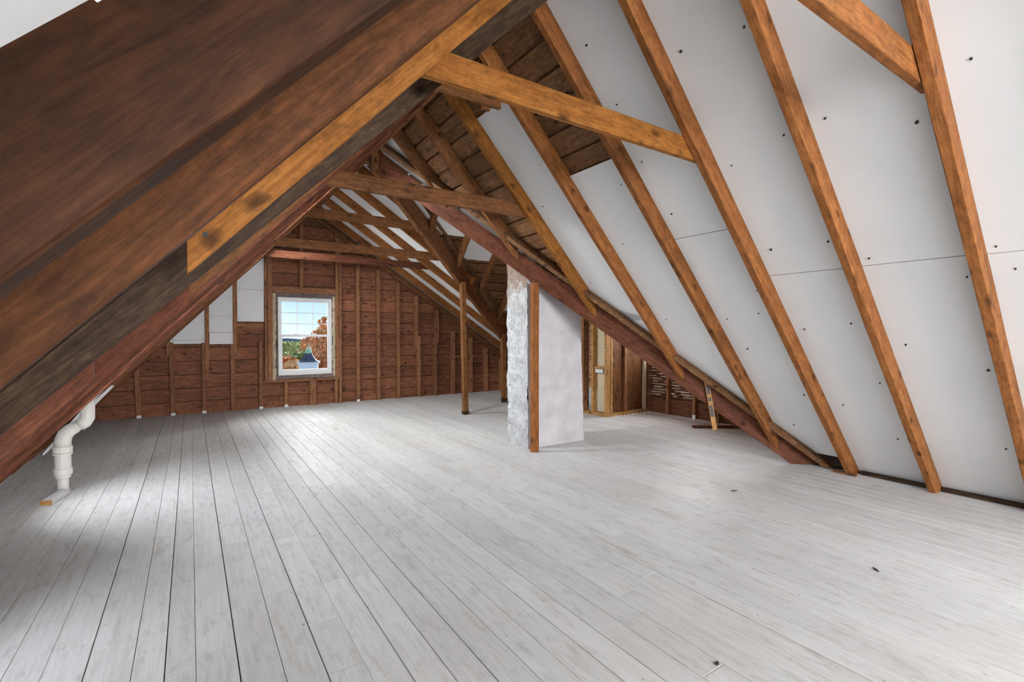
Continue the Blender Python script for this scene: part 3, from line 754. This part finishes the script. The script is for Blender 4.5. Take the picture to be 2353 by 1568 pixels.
# ------------------------------------------------------------------ rear gable wall (behind the camera) with a window added for fill light
def wall_with_hole(name, P, outline, hole, vec, mat, label):
    """P maps (s,z); outline = (s0,s1,z0,z1) big rectangle split round the hole"""
    s0, s1, z0, z1 = outline; h0, h1, k0, k1 = hole; root = None
    for q in ((s0, h0, z0, z1), (h1, s1, z0, z1), (h0, h1, z0, k0), (h0, h1, k1, z1)):
        o = prism(name if root is None else 'wall_piece', [P(q[0], q[2]), P(q[1], q[2]), P(q[1], q[3]), P(q[0], q[3])], vec, mat, root)
        if root is None: root = o
    return struct(root, label)
wr = wall_with_hole('wall_front', lambda s, z: V((s, YF, z)), (-2.2, 8.3, -.1, 4.1), (0, 3.0, .6, 2.6), (0, -.06, 0), 'wallboard', 'rear gable wall behind the camera')
w2 = empty('window_2', (2, YF, .6)); struct(w2, 'added wide window for fill light in the rear gable wall')
for x in (0, 1.48, 2.96): box('window_frame', x, x + .04, YF - .06, YF - .02, .6, 2.6, 'vinyl', w2, (0, 0, 1))
# wing end wall
we = wall_with_hole('wall_right', lambda s, z: V((XE + .25, s, z)), (YF, YB + .1, -.1, 4.1), (4.75, 5.75, 1.15, 2.3), (.06, 0, 0), 'wallboard', 'outer end wall of the cross wing')  # hole lets in the added wing fill light
# lath covered end wall in the wing
lw = struct(prism('wall_lath', [(XE + .05, 2.2, -.02), (XE + .05, 5.86, -.02), (XE + .05, 5.86, 1.1), (XE + .05, 2.2, 1.1)], (.02, 0, 0), 'floordark'), 'lath wall at the end of the wing')
zz = .28
while zz < 1.08:
    box('lath', XE + .035, XE + .048, 2.2, 5.84, zz, zz + .036, 'lathwood', lw, (0, 1, 0)); 
    zz += .047
box('base_board', XE + .02, XE + .046, 2.2, 5.84, .0, .27, 'lathwood', lw, (0, 1, 0))
rnd = random.Random(5); vs, fs = [], []
zz = .28 + .0365
while zz < 1.05:
    y = 3.0
    while y < 5.8:
        l = rnd.uniform(.08, .4)
        if rnd.random() < .93:
            k0 = len(vs); n = 5
            for i in range(n + 1):
                t = i / n; hh = .008 + (rnd.random() ** 4) * .02 * math.sin(math.pi * t)
                vs += [V((XE + .030, y + l * t, zz + .010)), V((XE + .028, y + l * t, zz + .009 - hh)), V((XE + .044, y + l * t, zz + .004))]
            for i in range(n):
                for k in range(3): fs.append([k0 + i * 3 + k, k0 + i * 3 + (k + 1) % 3, k0 + (i + 1) * 3 + (k + 1) % 3, k0 + (i + 1) * 3 + k])
        y += l + rnd.uniform(.02, .2)
    zz += .047
pk = meshobj('plaster_keys', vs, fs, 'mortar', lw); pk['kind'] = 'stuff'
for yc in (5.46, 4.93, 4.50, 4.05, 3.6, 3.15):
    beam('stud', (XE - .05, yc - .025, 0), (XE - .05, yc - .025, 1.3), (1, 0, 0), (0, 1, 0), .085, .05, 'stud', lw)
box('paint_daub', XE - .055, XE - .03, 4.90, 4.95, .0, .07, 'panel', lw)
o = beam('scrap_board', (6.2, 4.45, .0), (6.75, 4.05, .0), (0, 1, 0), (0, 0, 1), .10, .03, 'red')
thing(o, 'flat reddish board lying on the floor by the lath wall', 'scrap wood')

# ------------------------------------------------------------------ stud partition in the wing
pt = struct(box('wall_partition', 5.88, 6.86, 5.90, 5.925, .06, 2.3, 'brown', None, (0, 0, 1)), 'unfinished stud partition of the closet in the wing')
G = 'stud'
def pst(x, y, w, d, z1, mat): return beam('stud', (x, y, .05), (x, y, z1), (1, 0, 0), (0, 1, 0), w, d, mat, pt)
beam('bottom_plate', (5.87, 5.84, 0), (5.87, 6.42, 0), (-1, 0, 0), (0, 0, 1), .09, .055, 'pale', pt)
beam('bottom_plate', (5.87, 5.84, 0), (6.86, 5.84, 0), (0, 1, 0), (0, 0, 1), .06, .05, 'pale', pt)
pst(5.78, 5.84, .09, .05, 2.2, 'pale')
pst(5.88, 5.84, .05, .06, 2.2, 'pale')
pst(5.78, 6.16, .09, .05, 2.4, 'pale')
pst(5.74, 6.36, .13, .05, 2.5, 'stud')
pst(6.24, 5.86, .06, .04, 2.2, 'stud')
pst(6.72, 5.86, .07, .04, 2.0, 'cream')
box('drywall_back', 5.868, 5.88, 5.92, 6.14, .06, 2.3, 'cream', pt, (0, 0, 1))
beam('blocking', (5.79, 5.90, .80), (5.79, 6.15, .80), (1, 0, 0), (0, 0, 1), .07, .04, 'pale', pt)
box('cream_scrap', 5.80, 5.86, 5.95, 6.13, .735, .795, 'panel', pt)
for i in range(9):
    x = 5.98 + i * .1; box('plaster_crumb', x, x + random.uniform(.02, .06), 5.80, 5.83, .0, random.uniform(.008, .02), 'panel', pt)
wp = struct(box('wall_papered', 6.55, 6.60, 6.45, 8.2, 0, 2.4, 'wallpaper', None), 'brown floral papered wall seen past the chimney')
box('baseboard', 6.53, 6.55, 6.45, 8.2, 0, .35, 'plaster_smooth', wp, (0, 1, 0))

# ------------------------------------------------------------------ chimney
ch = empty('chimney', (3.83, 4.95, 0)); thing(ch, 'white plastered brick chimney with flaking plaster and a rusty top', 'chimney')
def face_grid(name, p00, p10, p01, p11, nu, nv, nrm, amp, mat, seed):
    rnd = random.Random(seed)
    import mathutils.noise as mn
    vs, fs = [], []
    p00, p10, p01, p11 = V(p00), V(p10), V(p01), V(p11)
    for j in range(nv + 1):
        for i in range(nu + 1):
            u, w = i / nu, j / nv
            p = p00 * (1 - u) * (1 - w) + p10 * u * (1 - w) + p01 * (1 - u) * w + p11 * u * w
            q = p * 4.5; h = mn.noise(q) * .6 + mn.noise(q * 2.7) * .5 + mn.noise(q * 6) * .3
            edge = mn.noise(V((p.z * 9, seed, 0))) * .012 * (1 if i in (0, nu) else 0)
            vs.append(p + V(nrm) * (h * amp) + (p10 - p00).normalized() * edge)
    for j in range(nv):
        for i in range(nu):
            a = j * (nu + 1) + i; fs.append([a, a + 1, a + nu + 2, a + nu + 1])
    return meshobj(name, vs, fs, mat, ch, Matrix.Translation(p00), smooth=True)
H = 2.62
cx0, cx1, cy0, cy1 = 3.40, 4.30, 4.755, 5.20
tx0, tx1 = 3.36, 4.19
corn = [(cx0, cy0), (cx1, cy0), (cx1, cy1), (cx0, cy1)]; ctop = [(tx0, cy0), (tx1, cy0), (tx1, cy1), (tx0, cy1)]
core = meshobj('brick_core', [V((x + (.05 if x < 3.8 else -.04), y + (.04 if y < 5 else -.04), 0)) for x, y in corn] + [V((x + (.07 if x < 3.8 else -.04), y + (.04 if y < 5 else -.04), H + .3)) for x, y in ctop],
        [[3, 2, 1, 0], [4, 5, 6, 7], [0, 1, 5, 4], [1, 2, 6, 5], [2, 3, 7, 6], [3, 0, 4, 7]], 'brick', ch)
face_grid('rough_plaster', (cx0, cy1, 0), (cx0, cy0, 0), (tx0 + .02, cy1, H), (tx0 + .02, cy0, H), 26, 110, (-1, 0, 0), .030, 'plaster', 3)['label'] = 'thick flaking white plaster side'
face_grid('smooth_plaster', (cx0, cy0, 0), (cx1, cy0, 0), (tx0 + .02, cy0, H), (tx1, cy0, H), 30, 70, (0, -1, 0), .006, 'plaster_smooth', 4)['label'] = 'smoother lavender white painted side'
face_grid('smooth_plaster', (cx1, cy0, 0), (cx1, cy1, 0), (tx1, cy0, H), (tx1, cy1, H), 12, 40, (1, 0, 0), .006, 'plaster_smooth', 5)
face_grid('rough_plaster', (cx1, cy1, 0), (cx0, cy1, 0), (tx1, cy1, H), (tx0 + .02, cy1, H), 16, 40, (0, 1, 0), .01, 'plaster', 6)

# ------------------------------------------------------------------ drain pipe, scraps, strap
pp = empty('drain_pipe', (-.951, 5.76, 0)); thing(pp, 'white plastic drain pipe with an angled elbow rising from the floor', 'pipe')
c = V((-.951, 5.76, 0))
lathe('lower_pipe', [(0, .040), (.15, .040)], c, (0, 0, 1), 'pvc', pp)
lathe('coupling', [(.12, .048), (.128, .055), (.150, .055), (.155, .066), (.205, .066), (.21, .060)], c, (0, 0, 1), 'pvc', pp)
lathe('riser', [(.20, .058), (.36, .058)], c, (0, 0, 1), 'pvc', pp)
lathe('coupling', [(.345, .060), (.35, .068), (.40, .068), (.405, .062)], c, (0, 0, 1), 'pvc', pp)
tube('wye_body', [c + V((0, 0, .40)), c + V((.003, 0, .46)), c + V((.02, 0, .51)), c + V((.055, 0, .545)), c + V((.09, 0, .565))], [.060, .060, .058, .055, .052], 'pvc', pp)
tube('offset_pipe', [c + V((.06, 0, .548)), c + V((.15, 0, .60))], .045, 'pvc', pp)
tube('elbow', [c + V((.115, 0, .575)), c + V((.15, 0, .60)), c + V((.17, 0, .64)), c + V((.172, 0, .70)), c + V((.172, 0, .80))], [.053, .054, .054, .052, .052], 'pvc', pp)
lathe('pipe_clamp', [(.33, .0685), (.345, .0685)], c, (0, 0, 1), 'pvc', pp)
sb = beam('scrap_block', (-1.03, 5.38, 0.001), (-.97, 5.66, 0.001), (1, 0, 0), (0, 0, 1), .085, .04, 'plank')
thing(sb, 'short grey painted wood scrap with a raw orange end, by the drain pipe', 'scrap wood')
attach(beam('cut_end', (-1.0315, 5.375, 0.002), (-1.03, 5.3795, 0.002), (1, 0, 0), (0, 0, 1), .084, .038, 'pale', None, n=1), sb)
# loose white sheet hanging below the left rafters
sh = prism('loose_sheet', [(-1.11, 5.95, .304), (-.70, 5.95, .88), (-.66, 6.45, .86), (-1.08, 6.45, .34)], nL * .012, 'panel')
thing(sh, 'loose white sheet hanging under the left rafters above the drain pipe', 'panel sheet')
# hanging strip with steel strap on the valley beam
st = empty('hanging_strip', (4.76, 3.28, .33)); thing(st, 'short orange wood strip with a rusty steel strap nailed to the valley beam', 'wood strip')
va = V((4.735, near_v(4.735) - .03, .90)); vb = V((4.80, near_v(4.80) - .03, .335))
beam('strip', va, vb, (.736, -.677, 0), (-.677, -.736, 0), .05, .018, 'pale', st)
for t0, t1 in ((.12, .30), (.36, .44), (.52, .74)):
    p0 = va.lerp(vb, t0) + V((-.677, -.736, 0)) * .0185 + V((.736, -.677, 0)) * .006; p1 = va.lerp(vb, t1) + V((-.677, -.736, 0)) * .0185 + V((.736, -.677, 0)) * .006
    beam('steel_plate', p0, p1, (.736, -.677, 0), (-.677, -.736, 0), .036, .003, 'galv', st, cham=.001, wob=.004)

# floor debris
def chip(x, y, l, a, label, mat='dark', h=.004, w=.012):
    d = V((math.cos(a), math.sin(a), 0)); n = V((-math.sin(a), math.cos(a), 0)); p = V((x, y, .003))
    vs = [p, p + d * l * .45 + n * w, p + d * l, p + d * l * .5 - n * w * .6]
    o = prism('splinter', vs, (0, 0, h), mat); thing(o, label, 'splinter'); return o
chip(1.83, 1.20, .03, .3, 'dark knot chip on the lower right floor', 'nail')
chip(3.35, 1.15, .06, .9, 'dark splinter on the right floor below the white panels', 'nail')
chip(3.98, 2.48, .07, -.3, 'thin dark splinter on the floor in front of the valley beam foot', 'nail')

# ------------------------------------------------------------------ outside: ground, hill, trees, cupola
def leafmat(name, cols):
    m, t, b = newmat(name)
    v = coords(t, (1, 1, 1)); n1 = noise(t, v, .9, 5, .7)
    c = ramp(t, n1, [(.35, cols[0]), (.5, cols[1]), (.65, cols[2])])
    t.links.new(c, b.inputs['Base Color']); b.inputs['Roughness'].default_value = .8
    tl = N(t, 'ShaderNodeBsdfTranslucent'); t.links.new(c, tl.inputs[0]); mx = N(t, 'ShaderNodeMixShader'); mx.inputs[0].default_value = .06
    t.links.new(b.outputs[0], mx.inputs[1]); t.links.new(tl.outputs[0], mx.inputs[2])
    t.links.new(mx.outputs[0], t.nodes['Material Output'].inputs[0])
    return m
M['leaf_o'] = leafmat('orange_leaves', ((.55, .17, .03), (.75, .33, .09), (.82, .50, .20)))
M['leaf_g'] = leafmat('green_leaves', ((.16, .20, .06), (.36, .40, .12), (.60, .52, .20)))
M['leaf_r'] = leafmat('rust_leaves', ((.45, .11, .03), (.68, .22, .06), (.75, .38, .14)))
M['trunk'] = plain('pale_trunk', (.42, .38, .33), .9)
M['grass'] = plain('grass', (.16, .17, .07), .95, 0, 0, 10, .3, .2)
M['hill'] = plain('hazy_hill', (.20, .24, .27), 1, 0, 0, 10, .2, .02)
M['shingle'] = plain('dark_shingles', (.10, .09, .10), .7, 0, .3, 20, .3, 9)
M['copper'] = plain('green_copper', (.38, .55, .30), .5, 0, 0, 10, .2, 6)
M['whitepaint'] = plain('white_paint', (.80, .80, .80), .6)
g = prism('ground', [(-300, YB + 3, -7), (400, YB + 3, -7), (400, 600, -7), (-300, 600, -7)], (0, 0, -.5), 'grass'); struct(g, 'grassy ground outside the window')
yaw = math.radians(33.635)
def px_at(px, py, depth):
    # a spot outside seen through the window, given its bearing and distance
    fx = (px - 1176.5) / 1110.9; fz = (784 - py) / 1110.9 - math.tan(math.radians(.859))
    return V((math.sin(yaw) * depth + math.cos(yaw) * fx * depth, math.cos(yaw) * depth - math.sin(yaw) * fx * depth, 1.4 + fz * depth))
vs, fs = [], []; n = 40
for i in range(n + 1):
    x = -300 + 800 * i / n; h = -4 + 3 * math.sin(i * .5) + 1.5 * math.sin(i * 1.7)
    vs += [V((x, 520, -8)), V((x, 520, h)), V((x, 590, -8))]
for i in range(n):
    for k in range(3): fs.append([i * 3 + k, i * 3 + (k + 1) % 3, (i + 1) * 3 + (k + 1) % 3, (i + 1) * 3 + k])
hl = meshobj('hill', vs, fs, 'hill'); struct(hl, 'hazy blue hill on the horizon')
def tree(px, top, depth, width, mat, label, seed, birch=False, nleaf=420):
    rnd = random.Random(seed); c = px_at(px, top, depth); zt = c.z; base = V((c.x, c.y, -7))
    r = empty('autumn_tree' if mat != 'leaf_g' else 'green_tree', base); thing(r, label, 'tree', 'trees behind the gable window')
    hgt = zt + 7
    tube('trunk', [base, base + V((.1, 0, hgt * .5)), base + V((0, .1, hgt * .92))], [.22, .15, .04], 'trunk', r, 8)
    vs, fs = [], []
    for i in range(nleaf):
        t = rnd.uniform(.22, 1.0); rad = width * math.sin(math.pi * min(1, (t - .1) / .95)) ** .6 * math.sqrt(rnd.random()); a = rnd.uniform(0, 6.283)
        p = base + V((math.cos(a) * rad, math.sin(a) * rad, hgt * t)); s = rnd.uniform(.14, .34)
        d1 = V((rnd.uniform(-1, 1), rnd.uniform(-1, 1), rnd.uniform(-1, 1))).normalized(); d2 = d1.orthogonal().normalized(); d3 = d1.cross(d2)
        k = len(vs); vs += [p + d1 * s, p + d2 * s, p - (d1 + d2) * s * .6, p + d3 * s * .8]
        fs += [[k, k + 1, k + 3], [k + 1, k + 2, k + 3], [k + 2, k, k + 3], [k, k + 2, k + 1]]
    meshobj('foliage', vs, fs, mat, r)
    return r
TR = [(757, 730, 46, 1.9, 'leaf_o', 'tall orange tree rising above the others at the right of the window'),
      (735, 757, 44, 1.2, 'leaf_o', 'orange tree left of the tallest one'),
      (712, 774, 52, 1.6, 'leaf_o', 'low orange tree behind the cupola dome'),
      (770, 775, 40, 1.7, 'leaf_r', 'rust red tree at the right window edge'),
      (660, 790, 58, 3.0, 'leaf_g', 'green tree at the left of the lower sash'),
      (682, 786, 62, 3.0, 'leaf_g', 'green tree between the left trees and the cupola'),
      (642, 786, 55, 2.8, 'leaf_g', 'green tree cut by the left window frame'),
      (658, 822, 34, 1.3, 'leaf_r', 'small rust bush low in the left of the window'),
      (672, 832, 32, 1.2, 'leaf_o', 'small orange bush beside the cupola wall'),
      (748, 806, 38, 1.2, 'leaf_r', 'rust tree right behind the cupola'),
      (640, 812, 36, 1.4, 'leaf_g', 'small green shrub tree in the lower left window corner'),
      (690, 812, 42, 1.8, 'leaf_g', 'shadowy green tree behind the cupola roof')]
for i, a in enumerate(TR): tree(*a, seed=20 + i, nleaf=620)
D = 21
cu = px_at(709, 833, D); w = .40
cp = empty('cupola', (cu.x, cu.y, cu.z - 1.3)); thing(cp, 'white roof cupola with dark flared roof and green dome', 'cupola')
rz = Matrix.Rotation(-.25, 3, 'Z')
def rot(v): return V((cu.x, cu.y, cu.z)) + rz @ V(v)
def rbox(nm, hx, z0, z1, mat):
    vs = [rot((sx_ * hx, sy_ * hx, z)) for z in (z0, z1) for sx_, sy_ in ((-1, -1), (1, -1), (1, 1), (-1, 1))]
    return meshobj(nm, vs, [[3, 2, 1, 0], [4, 5, 6, 7], [0, 1, 5, 4], [1, 2, 6, 5], [2, 3, 7, 6], [3, 0, 4, 7]], mat, cp)
rbox('box', .37, -1.3, -.03, 'whitepaint'); rbox('cornice', .43, -.04, .02, 'whitepaint')
vs, fs = [], []
prof = [(.45, .02), (.36, .06), (.27, .14), (.19, .26), (.13, .40)]
for hx, z in prof: vs += [rot((a * hx, b * hx, z)) for a, b in ((-1, -1), (1, -1), (1, 1), (-1, 1))]
for i in range(4):
    for k in range(4): fs.append([i * 4 + k, i * 4 + (k + 1) % 4, (i + 1) * 4 + (k + 1) % 4, (i + 1) * 4 + k])
fs.append([16, 17, 18, 19]); fs.append([3, 2, 1, 0])
meshobj('flared_roof', vs, fs, 'shingle', cp)
lathe('dome', [(.38, .14), (.41, .145), (.47, .135), (.56, .10), (.63, .05), (.66, .025), (.76, .02), (.80, .004)], rot((0, 0, 0)), (0, 0, 1), 'copper', cp, 16)
nb = empty('neighbour_roof', (cu.x, cu.y, -7)); thing(nb, 'neighbouring house under the cupola, below the window view', 'house')
def nbx(nm, pts, fs, mat): return meshobj(nm, [rot(p) for p in pts], fs, mat, nb)
zr = -1.0; ze = -3.0
nbx('roof', [(-5, 0, zr), (5, 0, zr), (5, 3.2, ze), (-5, 3.2, ze), (5, -3.2, ze), (-5, -3.2, ze)], [[0, 1, 2, 3], [1, 0, 5, 4], [3, 2, 4, 5], [0, 3, 5], [1, 4, 2]], 'shingle')
zb = -7 - cu.z
nbx('walls', [(-4.8, -3, zb), (4.8, -3, zb), (4.8, 3, zb), (-4.8, 3, zb), (-4.8, -3, ze), (4.8, -3, ze), (4.8, 3, ze), (-4.8, 3, ze)], [[3, 2, 1, 0], [4, 5, 6, 7], [0, 1, 5, 4], [1, 2, 6, 5], [2, 3, 7, 6], [3, 0, 4, 7]], 'whitepaint')
